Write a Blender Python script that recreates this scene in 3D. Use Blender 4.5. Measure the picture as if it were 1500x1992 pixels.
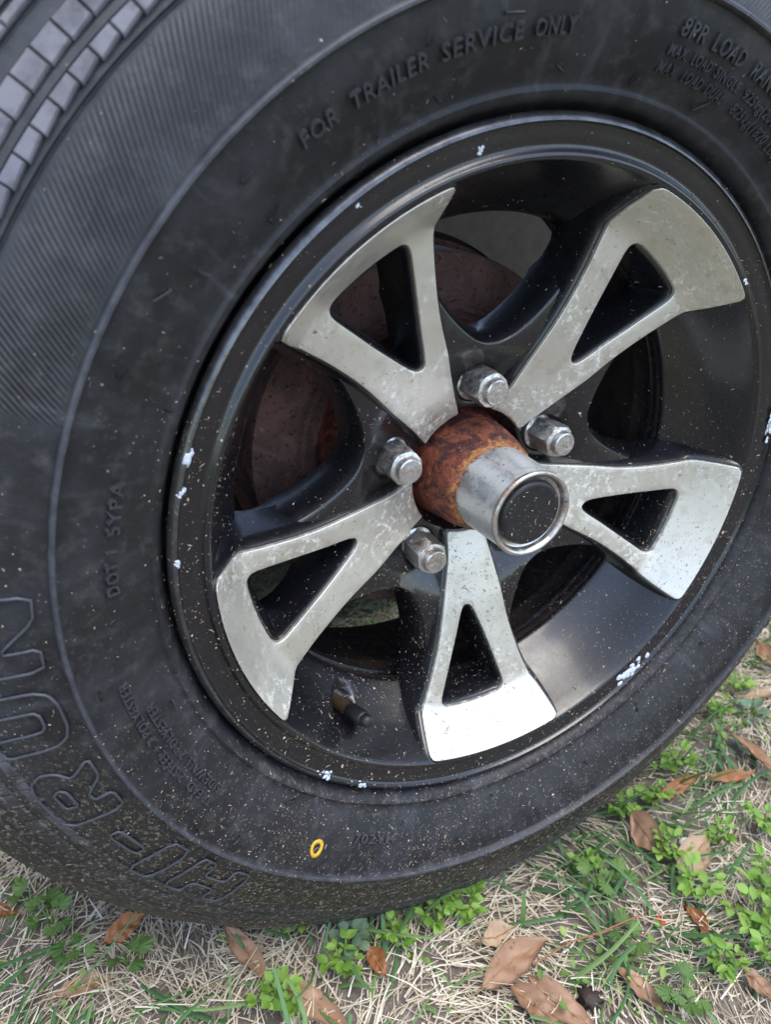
import bpy, bmesh, math, random
import numpy as np
from mathutils import Vector, Matrix, Euler, noise as mnoise
from mathutils.bvhtree import BVHTree
from mathutils.geometry import delaunay_2d_cdt

random.seed(7); rng = np.random.default_rng(7)
S = bpy.context.scene
COL = S.collection
PI = math.pi
R_ = math.radians
for o in list(bpy.data.objects):
    bpy.data.objects.remove(o)

# ------------------------------------------------------------------ camera, sky, sun, exposure
cam = bpy.data.cameras.new('camera')
cam.sensor_fit = 'HORIZONTAL'; cam.sensor_width = 7.3
cam.lens = 7.3 * 1420.42 / 1500
cam.clip_start = 0.01; cam.clip_end = 400
cam.dof.use_dof = True; cam.dof.focus_distance = 0.425; cam.dof.aperture_fstop = 2.8
co = bpy.data.objects.new('camera', cam); COL.objects.link(co)
cr = Vector((0.8962398567585018, -0.4430029738127696, 0.02241616270780223))
cu = Vector((0.18121114993738802, 0.4117985640268369, 0.8930758432539784))
cb = Vector((-0.40486619801592416, -0.7963481072109595, 0.44934736434706357))
mw = Matrix((cr, cu, cb)).transposed().to_4x4()
mw.translation = Vector((-0.2372463875167743, -0.33479182056731255, 0.5018170731785417))
co.matrix_world = mw
S.camera = co
CAMPOS = mw.translation.copy()

SUN_EL = R_(73)         # high, soft sun behind the photographer
w = bpy.data.worlds.new('World'); S.world = w; w.use_nodes = True
nt = w.node_tree; nt.nodes.clear()
sky = nt.nodes.new('ShaderNodeTexSky'); sky.sky_type = 'NISHITA'; sky.sun_disc = False
sky.sun_elevation = SUN_EL; sky.sun_rotation = R_(162)
sky.dust_density = 1.2; sky.air_density = 1.0; sky.ozone_density = 1.0
hs = nt.nodes.new('ShaderNodeHueSaturation'); hs.inputs['Saturation'].default_value = 0.85
bgn = nt.nodes.new('ShaderNodeBackground'); bgn.inputs['Strength'].default_value = 0.15
wo = nt.nodes.new('ShaderNodeOutputWorld')
nt.links.new(sky.outputs[0], hs.inputs['Color']); nt.links.new(hs.outputs[0], bgn.inputs['Color'])
nt.links.new(bgn.outputs[0], wo.inputs['Surface'])
sl = bpy.data.lights.new('sun', 'SUN'); sl.energy = 0.8; sl.angle = R_(40); sl.color = (1.0, 0.94, 0.84)
so = bpy.data.objects.new('sun', sl); COL.objects.link(so)
# light comes from the direction (az): world vector towards the sun
sd = Vector((math.cos(SUN_EL) * 0.31, math.cos(SUN_EL) * -0.95, math.sin(SUN_EL)))
so.rotation_euler = sd.to_track_quat('Z', 'Y').to_euler(); so.location = (-3, -3, 5)
S.view_settings.view_transform = 'Standard'; S.view_settings.look = 'None'
S.view_settings.gamma = 1; S.view_settings.use_curve_mapping = False
S.view_settings.exposure = 1.58

# ------------------------------------------------------------------ material helpers
class G:
    def __init__(s, name):
        s.m = bpy.data.materials.new(name); s.m.use_nodes = True
        s.t = s.m.node_tree; s.b = s.t.nodes['Principled BSDF']
        s.tc = s.t.nodes.new('ShaderNodeTexCoord'); s.P = s.tc.outputs['Object']
    def n(s, typ, **k):
        x = s.t.nodes.new(typ)
        for a, v in k.items(): setattr(x, a, v)
        return x
    def put(s, sock, v):
        if hasattr(v, 'is_linked') or isinstance(v, bpy.types.NodeSocket): s.t.links.new(v, sock)
        else: sock.default_value = v
    def set(s, **k):
        for a, v in k.items():
            s.put(s.b.inputs[a.replace('_', ' ')], v)
        return s
    def noise(s, scale, detail=4, rough=.55, dist=0, vec=None):
        x = s.n('ShaderNodeTexNoise'); x.inputs['Scale'].default_value = scale
        x.inputs['Detail'].default_value = detail; x.inputs['Roughness'].default_value = rough
        x.inputs['Distortion'].default_value = dist
        s.put(x.inputs['Vector'], vec or s.P); return x.outputs['Fac']
    def voro(s, scale, vec=None, feature='F1'):
        x = s.n('ShaderNodeTexVoronoi', feature=feature); x.inputs['Scale'].default_value = scale
        s.put(x.inputs['Vector'], vec or s.P); return x.outputs['Distance']
    def ramp(s, f, stops):
        x = s.n('ShaderNodeValToRGB'); s.put(x.inputs['Fac'], f)
        e = x.color_ramp.elements
        while len(e) < len(stops): e.new(0.5)
        for q, (p, c) in zip(e, stops):
            q.position = p
            q.color = (c, c, c, 1) if isinstance(c, (int, float)) else (*c, 1)
        return x.outputs['Color']
    def mix(s, f, a, b):
        x = s.n('ShaderNodeMix', data_type='RGBA'); s.put(x.inputs[0], f)
        for sock, v in ((x.inputs[6], a), (x.inputs[7], b)):
            if isinstance(v, tuple): v = (*v, 1) if len(v) == 3 else v
            s.put(sock, v)
        return x.outputs[2]
    def mth(s, op, a, b=0.0, clamp=False):
        x = s.n('ShaderNodeMath', operation=op); x.use_clamp = clamp
        s.put(x.inputs[0], a); s.put(x.inputs[1], b); return x.outputs[0]
    def attr(s, name):
        x = s.n('ShaderNodeAttribute'); x.attribute_name = name; return x
    def sep(s, v=None):
        x = s.n('ShaderNodeSeparateXYZ'); s.put(x.inputs[0], v or s.P); return x.outputs
    def bump(s, h, strength=.5, dist=.001, nrm=None):
        x = s.n('ShaderNodeBump'); x.inputs['Strength'].default_value = strength
        x.inputs['Distance'].default_value = dist; s.put(x.inputs['Height'], h)
        if nrm: s.put(x.inputs['Normal'], nrm)
        return x.outputs[0]
    def rnd(s): return s.n('ShaderNodeObjectInfo').outputs['Random']

def rubber(name, ribs=False, tone=1.0, mud=.5):
    g = G(name); p = g.sep()
    rad = g.mth('MULTIPLY', g.mth('SQRT', g.mth('ADD', g.mth('MULTIPLY', p[0], p[0]), g.mth('MULTIPLY', p[1], p[1]))), 10.)   # dm
    big = g.noise(9, 5, .6); fine = g.noise(1400, 3, .6); med = g.noise(120, 6, .65); mid = g.noise(33, 5, .65)
    base = g.mix(g.ramp(big, [(.35, 0.), (.7, 1.)]), (.0105*tone, .0108*tone, .0138*tone), (.019*tone, .0172*tone, .0178*tone))
    base = g.mix(g.ramp(mid, [(.46, 0.), (.66, .7)]), base, (.034, .035, .042))
    base = g.mix(g.ramp(med, [(.52, 0.), (.68, .55)]), base, (.058, .054, .052))
    if ribs:
        a = g.attr('tyre_uv'); u = g.sep(a.outputs['Vector'])
        wear = g.mth('MULTIPLY', g.ramp(g.mth('MULTIPLY', rad, .3), [(.79, 0.), (.86, 1.)]), g.ramp(med, [(.3, .3), (.7, .75)]))
        base = g.mix(wear, base, (.062, .064, .071))
        # rain streaks run down the wall
        cmb = g.n('ShaderNodeCombineXYZ'); g.put(cmb.inputs[0], g.mth('MULTIPLY', u[0], 150.)); g.put(cmb.inputs[1], g.mth('MULTIPLY', rad, 1.3))
        st = g.noise(1., 4, .6, vec=cmb.outputs[0])
        base = g.mix(g.mth('MULTIPLY', g.ramp(st, [(.55, 0.), (.72, .5)]), g.ramp(mid, [(.4, 0.), (.6, 1.)])), base, (.085, .088, .100))
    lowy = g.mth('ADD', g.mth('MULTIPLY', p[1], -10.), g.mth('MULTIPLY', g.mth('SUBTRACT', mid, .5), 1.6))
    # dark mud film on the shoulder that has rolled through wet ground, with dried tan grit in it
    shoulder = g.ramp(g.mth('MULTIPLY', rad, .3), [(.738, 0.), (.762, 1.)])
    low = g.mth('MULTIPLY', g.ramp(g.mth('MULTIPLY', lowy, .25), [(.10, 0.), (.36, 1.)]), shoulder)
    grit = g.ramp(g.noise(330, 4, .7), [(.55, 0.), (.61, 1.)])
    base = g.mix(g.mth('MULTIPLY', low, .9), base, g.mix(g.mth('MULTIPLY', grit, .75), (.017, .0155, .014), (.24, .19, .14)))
    crest = g.ramp(g.mth('ABSOLUTE', g.mth('SUBTRACT', rad, 2.447)), [(.008, 1.), (.018, 0.)])  # lighter ring paints in the light caught by the raised ridge
    base = g.mix(g.mth('MULTIPLY', crest, g.ramp(med, [(.35, .35), (.6, .9)])), base, (.070, .073, .086))
    # dust lying on the ledges of the bead ring
    ring = g.ramp(g.mth('ABSOLUTE', g.mth('SUBTRACT', rad, 2.035)), [(.010, 1.), (.035, 0.)])
    led = g.mth('MULTIPLY', g.mth('MULTIPLY', ring, g.ramp(g.mth('MULTIPLY', lowy, .25), [(.2, 0.), (.4, 1.)])), g.ramp(g.noise(210, 4, .7), [(.50, 0.), (.70, .4)]))
    base = g.mix(led, base, (.21, .17, .14))
    patch = g.ramp(g.noise(22, 4, .6), [(.4, 0.), (.7, 1.)])
    sp = g.ramp(g.noise(420, 3, .55), [(.62, 0.), (.67, 1.)])
    spk = g.mth('MULTIPLY', g.mth('MULTIPLY', g.mth('MULTIPLY', sp, patch), mud), g.ramp(g.mth('MULTIPLY', lowy, .25), [(-.4, .15), (.4, 1.)]))
    base = g.mix(spk, base, (.23, .19, .15))
    g.set(Base_Color=base, Roughness=g.ramp(med, [(.3, .42), (.75, .60)]), Specular_IOR_Level=.38)
    h = g.mth('ADD', g.mth('ADD', g.mth('MULTIPLY', fine, .25), g.mth('MULTIPLY', med, .6)), g.mth('MULTIPLY', g.mth('MULTIPLY', grit, low), 1.2))
    nrm = g.bump(h, .6, .0008)
    if ribs:
        ph = g.mth('ADD', g.mth('SUBTRACT', g.mth('MULTIPLY', u[0], 2*PI*680), g.mth('MULTIPLY', u[1], 2*PI*30)), g.mth('MULTIPLY', g.noise(60, 3, .6), 2.2))
        wv = g.mth('SINE', ph); m = g.mth('MULTIPLY', g.attr('rib').outputs['Fac'], g.ramp(g.noise(28, 4, .6), [(.35, .3), (.65, 1.)]))
        nrm = g.bump(g.mth('MULTIPLY', wv, m), .55, .0005, nrm)
    g.set(Normal=nrm)
    return g.m

def black_paint():
    g = G('black_wheel_paint')
    big = g.noise(16, 5, .6); med = g.noise(160, 5, .65)
    dust = g.ramp(big, [(.42, 0.), (.75, .3)])
    base = g.mix(dust, (.006, .006, .008), (.022, .022, .026))
    sp = g.mth('MULTIPLY', g.ramp(g.noise(760, 2, .5), [(.67, 0.), (.72, 1.)]), g.ramp(g.noise(34, 3, .6), [(.42, 0.), (.65, .7)]))
    base = g.mix(sp, base, (.24, .20, .15))
    chalk = g.ramp(g.noise(55, 6, .75, 1.2), [(.71, 0.), (.80, .35)])
    base = g.mix(chalk, base, (.22, .24, .28))
    g.set(Base_Color=base, Roughness=g.ramp(med, [(.3, .24), (.8, .42)]), Specular_IOR_Level=.5,
          Coat_Weight=.6, Coat_Roughness=.14, Normal=g.bump(g.noise(500, 4, .6), .12, .0004))
    return g.m

def machined():
    g = G('machined_aluminium')
    p = g.sep(); vec = g.n('ShaderNodeVectorMath', operation='ADD')
    g.put(vec.inputs[0], g.P); r = g.rnd(); cmb = g.n('ShaderNodeCombineXYZ')
    for i in range(3): g.put(cmb.inputs[i], g.mth('MULTIPLY', r, 3.7 + i))
    g.put(vec.inputs[1], cmb.outputs[0]); P2 = vec.outputs[0]
    rad = g.mth('SQRT', g.mth('ADD', g.mth('MULTIPLY', p[0], p[0]), g.mth('MULTIPLY', p[1], p[1])))
    lathe = g.noise(2600, 2, .6, vec=rad) if False else g.mth('SINE', g.mth('MULTIPLY', rad, 2*PI*1100))
    cloud = g.noise(26, 5, .6, vec=P2)
    ox = g.noise(230, 6, .74, .5, vec=P2)
    oxm = g.mth('MULTIPLY', g.ramp(ox, [(.52, 0.), (.60, 1.)]), g.ramp(g.noise(22, 3, .5, vec=P2), [(.42, 0.), (.60, .9)]))
    base = g.mix(g.ramp(cloud, [(.3, 0.), (.7, 1.)]), (.65, .62, .545), (.74, .71, .64))
    base = g.mix(g.ramp(g.noise(70, 4, .6, vec=P2), [(.54, 0.), (.72, .5)]), base, (.46, .40, .31))
    base = g.mix(g.mth('MULTIPLY', oxm, g.ramp(g.mth('MULTIPLY', rad, 5.), [(.30, .55), (.50, .22)])), base, (.80, .81, .77))
    pit = g.ramp(g.voro(420, vec=P2), [(.05, 1.), (.10, 0.)])
    pitm = g.mth('MULTIPLY', pit, g.ramp(g.noise(18, 3, .5, vec=P2), [(.50, 0.), (.58, .85)]))
    base = g.mix(pitm, base, (.07, .055, .045))
    g.set(Base_Color=base, Metallic=g.mth('SUBTRACT', .80, g.mth('MULTIPLY', oxm, .7)),
          Roughness=g.mth('ADD', g.ramp(cloud, [(.3, .40), (.75, .52)]), g.mth('MULTIPLY', oxm, .25)))
    n1 = g.bump(lathe, .05, .0002)
    g.set(Normal=g.bump(g.mth('ADD', oxm, g.mth('MULTIPLY', g.noise(900, 3, .6), .4)), .25, .0003, n1))
    return g.m

def rust(name, a, b, c, rough=.85, scale=1.0, edge=False):
    g = G(name)
    n1 = g.noise(42*scale, 7, .68, .8); n2 = g.noise(170*scale, 6, .7); n3 = g.noise(900, 3, .6)
    base = g.mix(g.ramp(n1, [(.44, 0.), (.56, 1.)]), a, b)
    base = g.mix(g.ramp(n2, [(.58, 0.), (.70, .8)]), base, c)
    base = g.mix(g.ramp(g.noise(300, 4, .65), [(.57, 0.), (.65, .75)]), base, (.02, .012, .01))
    if edge:      # fresh orange rust creeping out from under the cap
        zz = g.mth('ADD', g.mth('MULTIPLY', g.sep()[2], 100.), g.mth('MULTIPLY', g.mth('SUBTRACT', n2, .5), 3.2))
        base = g.mix(g.ramp(g.mth('MULTIPLY', zz, .5), [(.34, 0.), (.62, .85)]), base, (.55, .25, .075))
        base = g.mix(g.ramp(g.noise(130, 5, .7), [(.62, 0.), (.70, .6)]), base, (.42, .20, .05))
    g.set(Base_Color=base, Roughness=g.ramp(n2, [(.3, rough-.25), (.7, rough)]), Specular_IOR_Level=.4,
          Normal=g.bump(g.mth('ADD', n2, g.mth('MULTIPLY', n3, .5)), .9, .0018))
    return g.m

def chrome(name, col=(.62, .62, .62), stain=(.28, .20, .13), amount=.6, rough=.22, sc=1.0, base_rust=False):
    g = G(name); r = g.rnd(); cmb = g.n('ShaderNodeCombineXYZ')
    for i in range(3): g.put(cmb.inputs[i], g.mth('MULTIPLY', r, 2.3+i))
    vv = g.n('ShaderNodeVectorMath', operation='ADD'); g.put(vv.inputs[0], g.P); g.put(vv.inputs[1], cmb.outputs[0]); P2 = vv.outputs[0]
    n1 = g.noise(60*sc, 6, .7, .5, vec=P2); n2 = g.noise(300, 5, .65, vec=P2)
    st = g.mth('MULTIPLY', g.ramp(n1, [(.46, 0.), (.60, 1.)]), amount)
    pale = g.mth('MULTIPLY', g.ramp(g.noise(110*sc, 6, .75, .6, vec=P2), [(.52, 0.), (.66, 1.)]), amount)
    base = g.mix(pale, col, (.64, .66, .68)); base = g.mix(st, base, stain)
    base = g.mix(g.ramp(g.noise(480, 3, .6, vec=P2), [(.64, 0.), (.69, .85)]), base, (.08, .055, .04))
    if base_rust:     # rust bleeding ragged from the seam with the hub
        zz = g.mth('ADD', g.mth('MULTIPLY', g.sep()[2], 100.), g.mth('MULTIPLY', g.mth('SUBTRACT', g.noise(210, 5, .7), .5), 2.2))
        seam = g.ramp(g.mth('MULTIPLY', zz, .5), [(.50, .95), (.66, 0.)])
        base = g.mix(seam, base, g.mix(g.ramp(n2, [(.4, 0.), (.6, 1.)]), (.16, .055, .025), (.46, .24, .10)))
        st = g.mth('MAXIMUM', st, seam)
    g.set(Base_Color=base, Metallic=g.mth('SUBTRACT', 1., g.mth('MULTIPLY', g.mth('MAXIMUM', st, pale), .75)),
          Roughness=g.mth('ADD', rough, g.mth('MULTIPLY', n2, .25)), Normal=g.bump(n2, .3, .0005))
    return g.m

def plain(name, col, rough=.6, metal=0., var=.3, scale=200, bumpd=.0004):
    g = G(name); n1 = g.noise(scale, 5, .65)
    lo = tuple(x*(1-var) for x in col); hi = tuple(min(1, x*(1+var)) for x in col)
    g.set(Base_Color=g.mix(g.ramp(n1, [(.3, 0.), (.7, 1.)]), lo, hi), Roughness=rough, Metallic=metal,
          Normal=g.bump(n1, .4, bumpd))
    return g.m

def tinted(name, stops, rough=.65, trans=0.0, scale=260):
    """colour runs over a per-strand 'tint' attribute"""
    g = G(name); t = g.attr('tint').outputs['Fac']; n1 = g.noise(scale, 4, .6)
    f = g.mth('ADD', t, g.mth('MULTIPLY', g.mth('SUBTRACT', n1, .5), .25), True)
    g.set(Base_Color=g.ramp(f, stops), Roughness=rough, Specular_IOR_Level=.35)
    if trans:
        tr = g.n('ShaderNodeBsdfTranslucent'); g.put(tr.inputs['Color'], g.ramp(f, stops))
        mx = g.n('ShaderNodeMixShader'); mx.inputs[0].default_value = trans
        g.t.links.new(g.b.outputs[0], mx.inputs[1]); g.t.links.new(tr.outputs[0], mx.inputs[2])
        g.t.links.new(mx.outputs[0], g.t.nodes['Material Output'].inputs['Surface'])
    return g.m

def leafmat(name, dark, light, spot, rough=.5, trans=.25):
    g = G(name); n1 = g.noise(60, 5, .6); n2 = g.noise(420, 4, .6); r = g.rnd()
    f = g.mth('ADD', g.mth('MULTIPLY', n1, .6), g.mth('MULTIPLY', r, .45), True)
    base = g.mix(g.ramp(f, [(.25, 0.), (.8, 1.)]), dark, light)
    base = g.mix(g.ramp(g.noise(170, 4, .6), [(.60, 0.), (.68, .7)]), base, spot)
    g.set(Base_Color=base, Roughness=rough, Specular_IOR_Level=.4, Normal=g.bump(n2, .35, .0005))
    if trans:
        tr = g.n('ShaderNodeBsdfTranslucent'); g.put(tr.inputs['Color'], base)
        mx = g.n('ShaderNodeMixShader'); mx.inputs[0].default_value = trans
        g.t.links.new(g.b.outputs[0], mx.inputs[1]); g.t.links.new(tr.outputs[0], mx.inputs[2])
        g.t.links.new(mx.outputs[0], g.t.nodes['Material Output'].inputs['Surface'])
    return g.m

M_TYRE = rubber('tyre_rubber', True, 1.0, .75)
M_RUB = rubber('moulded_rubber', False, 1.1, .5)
M_TREAD = rubber('sky_sheen_tread_rubber', False, 12.5, .35)  # weathered blocks, base colour lifted to stand for grazing sky reflection
M_LETTER = plain('worn_letter_highlight', (.062, .066, .078), .42, 0, .3, 300)  # worn letter tops, colour lightened to stand for their bluish highlights
M_WORD = plain('moulded_word_edge', (.040, .041, .047), .45, 0, .3, 300)  # paler than the sidewall rubber, painting highlights onto the small words
M_PAINT = black_paint()
M_MACH = machined()
M_RUSTHUB = rust('hub_rust', (.070, .024, .021), (.26, .070, .038), (.46, .17, .055), .70, 1.7, True)
M_RUSTDRUM = rust('drum_rust', (.12, .066, .055), (.19, .10, .083), (.24, .15, .12), .9, .9)
M_RUSTBARREL = rust('barrel_grime', (.020, .014, .012), (.040, .026, .020), (.075, .060, .045), .85, 1.0)
M_CHROME = chrome('galvanised_cap', (.80, .81, .83), (.50, .48, .45), .65, .30, 1.3, True)
M_LIP = chrome('cap_lip_steel', (.62, .60, .56), (.25, .13, .07), .75, .22)
M_NUT = chrome('lug_nut_chrome', (.64, .63, .61), (.24, .165, .11), .85, .24, 3.2)
M_PLUG = plain('black_plug_rubber', (.013, .013, .015), .42, 0, .3, 500)
M_BRASS = plain('tarnished_brass', (.13, .09, .05), .5, .7, .4, 300)
M_YELLOW = plain('yellow_paint_mark', (.62, .36, .03), .55, 0, .2, 500)
M_CRUST = plain('white_corrosion_crust', (.60, .65, .70), .9, 0, .25, 900, .001)
M_STEEL = plain('painted_frame_steel', (.022, .022, .020), .55, 0, .4, 60)
M_OLIVE = plain('dusty_backing_steel', (.035, .029, .021), .8, 0, .3, 90)
M_FLECK = tinted('dry_clippings', [(0., (.22, .15, .10)), (.5, (.36, .27, .19)), (1., (.54, .46, .36))], .8)
M_STRAW = tinted('dry_grass', [(0., (.24, .18, .12)), (.35, (.48, .40, .28)), (.7, (.71, .63, .48)), (1., (.86, .80, .66))], .6, .15)
M_GRASS = tinted('green_grass', [(0., (.06, .15, .05)), (.5, (.11, .23, .085)), (1., (.20, .32, .11))], .45, .3)
M_COVER = tinted('ground_cover', [(0., (.09, .18, .03)), (.6, (.20, .36, .07)), (1., (.33, .44, .11))], .5, .3)
M_WEED = [leafmat('chickweed_leaf', (.13, .27, .032), (.29, .46, .09), (.34, .40, .11), .45, .25),
          leafmat('rosette_leaf', (.12, .20, .11), (.24, .33, .21), (.20, .26, .15), .5, .25),
          leafmat('lobed_leaf', (.08, .17, .04), (.19, .30, .085), (.22, .22, .08), .5, .3)]
M_STEMG = plain('weed_stem', (.14, .22, .06), .5, 0, .3, 300)
M_DEAD = [leafmat('tan_dead_leaf', (.27, .145, .080), (.48, .30, .19), (.15, .08, .045), .5, .12),
          leafmat('rust_dead_leaf', (.24, .085, .030), (.38, .16, .065), (.13, .05, .022), .45, .12),
          leafmat('pale_dead_leaf', (.36, .25, .15), (.52, .37, .25), (.22, .13, .07), .6, .12)]
M_RIB = plain('dead_leaf_midrib', (.30, .17, .08), .6, 0, .3, 300)
M_RLIP = plain('worn_rim_lip', (.12, .12, .125), .27, .8, .45, 120)
M_WHITE = plain('white_scrap', (.75, .77, .80), .5, 0, .08, 200)
M_RED = plain('red_petal', (.55, .06, .02), .5, 0, .3, 300)
M_POD = plain('dark_seed_pod', (.035, .022, .016), .7, 0, .4, 400)

def soil():
    g = G('bare_soil'); n1 = g.noise(14, 6, .6); n2 = g.noise(160, 6, .7); n3 = g.noise(900, 3, .6)
    base = g.mix(g.ramp(n1, [(.35, 0.), (.7, 1.)]), (.15, .122, .10), (.27, .23, .195))
    base = g.mix(g.ramp(n2, [(.5, 0.), (.75, .8)]), base, (.34, .295, .25))
    far = g.n('ShaderNodeVectorMath', operation='LENGTH'); g.put(far.inputs[0], g.P)
    fm = g.ramp(g.mth('MULTIPLY', far.outputs['Value'], .25), [(.3, 0.), (.6, 1.)])
    lawn = g.mix(g.ramp(g.noise(3, 6, .7), [(.4, 0.), (.6, 1.)]), (.24, .20, .12), (.12, .17, .055))
    base = g.mix(fm, base, lawn)
    g.set(Base_Color=base, Roughness=.95, Specular_IOR_Level=.2, Normal=g.bump(g.mth('ADD', n2, n3), .8, .003))
    return g.m
M_SOIL = soil()

# ------------------------------------------------------------------ object helpers
def tag(o, label=None, cat=None, group=None, kind=None):
    if label: o['label'] = label
    if cat: o['category'] = cat
    if group: o['group'] = group
    if kind: o['kind'] = kind
    return o
def empty(name, loc=(0, 0, 0), rot=(0, 0, 0), parent=None):
    o = bpy.data.objects.new(name, None); COL.objects.link(o); o.location = loc; o.rotation_euler = rot
    o.empty_display_size = .02
    if parent: o.parent = parent
    return o
def obj(name, me, mat=None, parent=None):
    o = bpy.data.objects.new(name, me); COL.objects.link(o)
    if mat and not me.materials: me.materials.append(mat)
    if parent: o.parent = parent
    return o
def mesh(name, verts, faces, smooth=True, angle=None):
    me = bpy.data.meshes.new(name)
    me.from_pydata([tuple(map(float, v)) for v in verts], [], [tuple(map(int, f)) for f in faces]); me.update()
    if smooth:
        me.polygons.foreach_set('use_smooth', [True]*len(me.polygons))
        if angle is not None: me.set_sharp_from_angle(angle=angle)
    return me
U = 0.1      # wheel coordinates are in decimetres: x right, y up, z along the axle towards the kerb side

def revolve(name, prof, n=256, zf=None, closed=False, angle=R_(40)):
    """prof: list of (radius, depth) in dm"""
    vs, fs = [], []; m = len(prof)
    for i in range(n):
        a = 2*PI*i/n; c, s = math.cos(a), math.sin(a)
        for r, d in prof: vs.append((r*c*U, r*s*U, d*U))
    for i in range(n):
        j = (i+1) % n
        for k in range(m-1): fs.append((i*m+k, j*m+k, j*m+k+1, i*m+k+1))
    return mesh(name, vs, fs, True, angle)

def smooth_closed(pts, it=2):
    p = np.array(pts, float)
    for _ in range(it):
        q = np.roll(p, -1, 0); p = np.stack([.75*p+.25*q, .25*p+.75*q], 1).reshape(-1, 2)
    return p
def resample(p, step):
    q = np.vstack([p, p[:1]]); seg = np.hypot(*np.diff(q, axis=0).T); L = np.concatenate([[0], np.cumsum(seg)])
    n = max(8, int(L[-1]/step)); t = np.linspace(0, L[-1], n, endpoint=False)
    return np.stack([np.interp(t, L, q[:, 0]), np.interp(t, L, q[:, 1])], 1)
def ccw(p):
    a = np.sum(p[:, 0]*np.roll(p[:, 1], -1)-np.roll(p[:, 0], -1)*p[:, 1]); return p if a > 0 else p[::-1]
def offs(p, d):
    t = np.roll(p, -1, 0)-np.roll(p, 1, 0); t /= np.linalg.norm(t, axis=1)[:, None]+1e-9
    return p+d*np.stack([t[:, 1], -t[:, 0]], 1)      # ccw loop: outward for d > 0

def slab(name, outer, holes, layers, zfun, hlayers=None, grid=.05, angle=R_(35), rmin=None, taper=False):
    """cap over outer minus holes, then walls down through layers (offset, dz) ; zfun(x,y) gives the height"""
    loops = [outer]+holes; vs2 = []; edges = []; start = []
    for L in loops:
        s0 = len(vs2); start.append(s0); vs2 += [tuple(v) for v in L]
        edges += [(s0+i, s0+(i+1) % len(L)) for i in range(len(L))]
    nb = len(vs2)
    def inside(x, y, L):
        x1, y1 = L[:, 0], L[:, 1]; x2, y2 = np.roll(x1, -1), np.roll(y1, -1)
        c = ((y1 > y) != (y2 > y)) & (x < (x2-x1)*(y-y1)/(y2-y1+1e-12)+x1)
        return c.sum() % 2 == 1
    mn, mx = outer.min(0), outer.max(0)
    allp = np.array(vs2)
    gx = np.arange(mn[0], mx[0], grid); gy = np.arange(mn[1], mx[1], grid)
    for k, yy in enumerate(gy):
        for xx in gx + (grid/2 if k % 2 else 0):
            if inside(xx, yy, outer) and not any(inside(xx, yy, h) for h in holes):
                if np.min(np.hypot(allp[:, 0]-xx, allp[:, 1]-yy)) > grid*.45: vs2.append((xx, yy))
    vo, eo, fo, ov, _, _ = delaunay_2d_cdt([Vector(v) for v in vs2], edges, [], 0, 1e-6)
    mp = {}
    for k, lst in enumerate(ov):
        for q in lst: mp[q] = k
    V = [(v.x, v.y, zfun(v.x, v.y)+layers[0][1]) for v in vo]; Fc = []
    for f in fo:
        cx = sum(vo[i].x for i in f)/3; cy = sum(vo[i].y for i in f)/3
        if inside(cx, cy, outer) and not any(inside(cx, cy, h) for h in holes):
            a, b, c = [vo[i] for i in f]
            if (b.x-a.x)*(c.y-a.y)-(b.y-a.y)*(c.x-a.x) < 0: f = f[::-1]
            Fc.append(tuple(f))
    for li, L in enumerate(loops):
        prev = [mp[start[li]+i] for i in range(len(L))]; lay = layers[1:] if li == 0 else (hlayers or layers)[1:]
        for od, dz in lay:
            Q = offs(L, od if li == 0 else -od)
            if rmin is not None:
                rr = np.hypot(Q[:, 0], Q[:, 1]); Q = Q*np.maximum(1, rmin/rr)[:, None]
            b0 = len(V)
            for (x, y) in Q:
                z = zfun(x, y)+dz*(1-.85*max(0, min(1, (math.hypot(x, y)-1.25)/.25)) if taper else 1)
                V.append((x, y, z))
            cur = list(range(b0, b0+len(L)))
            for i in range(len(L)):
                j = (i+1) % len(L); f = (prev[i], cur[i], cur[j], prev[j])
                Fc.append(f if li == 0 else f[::-1])
            prev = cur
    return mesh(name, np.array(V)*U, Fc, True, angle)

# ------------------------------------------------------------------ ground
def gz(x, y):
    return (.010*mnoise.noise(Vector((x*5, y*5, 1))) + .004*mnoise.noise(Vector((x*22, y*22, 4))) +
            .0022*mnoise.noise(Vector((x*90, y*90, 9))))
def ground_axis(lo, hi, step):
    a = list(np.arange(lo, hi, step)); s = step
    while a[-1] < 120: s *= 1.28; a.append(a[-1]+s)
    s = step
    while a[0] > -120: s *= 1.28; a.insert(0, a[0]-s)
    return np.array(a)
gx = ground_axis(-.50, .70, .0042); gy = ground_axis(-.30, .60, .0042)
gv = []
for y in gy:
    for x in gx:
        d = math.hypot(x, y); gv.append((x, y, gz(x, y)*max(0, min(1, 1.6-d/1.2))+(.0022*mnoise.noise(Vector((x*190, y*190, 2))) if d < .8 else 0) if d < 3 else 0))
nx = len(gx)
gf = [(j*nx+i, j*nx+i+1, (j+1)*nx+i+1, (j+1)*nx+i) for j in range(len(gy)-1) for i in range(nx-1)]
ground = obj('ground', mesh('ground', gv, gf), M_SOIL); tag(ground, kind='structure')

# ------------------------------------------------------------------ the wheel
AXH = .32; DEL = R_(-1.7)
wheel = empty('trailer_wheel', (0, 0, AXH))
cd, sdn = math.cos(DEL), math.sin(DEL)
Wm = Matrix(((1, 0, 0), (0, 0, -1), (0, 1, 0))) @ Matrix(((cd, -sdn, 0), (sdn, cd, 0), (0, 0, 1)))
wheel.rotation_euler = Wm.to_euler()
tag(wheel, 'black trailer wheel with five silver split spokes and a rusty hub standing on grass', 'wheel')
DOWN = np.array([math.cos(R_(-88.3)), math.sin(R_(-88.3))])

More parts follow.
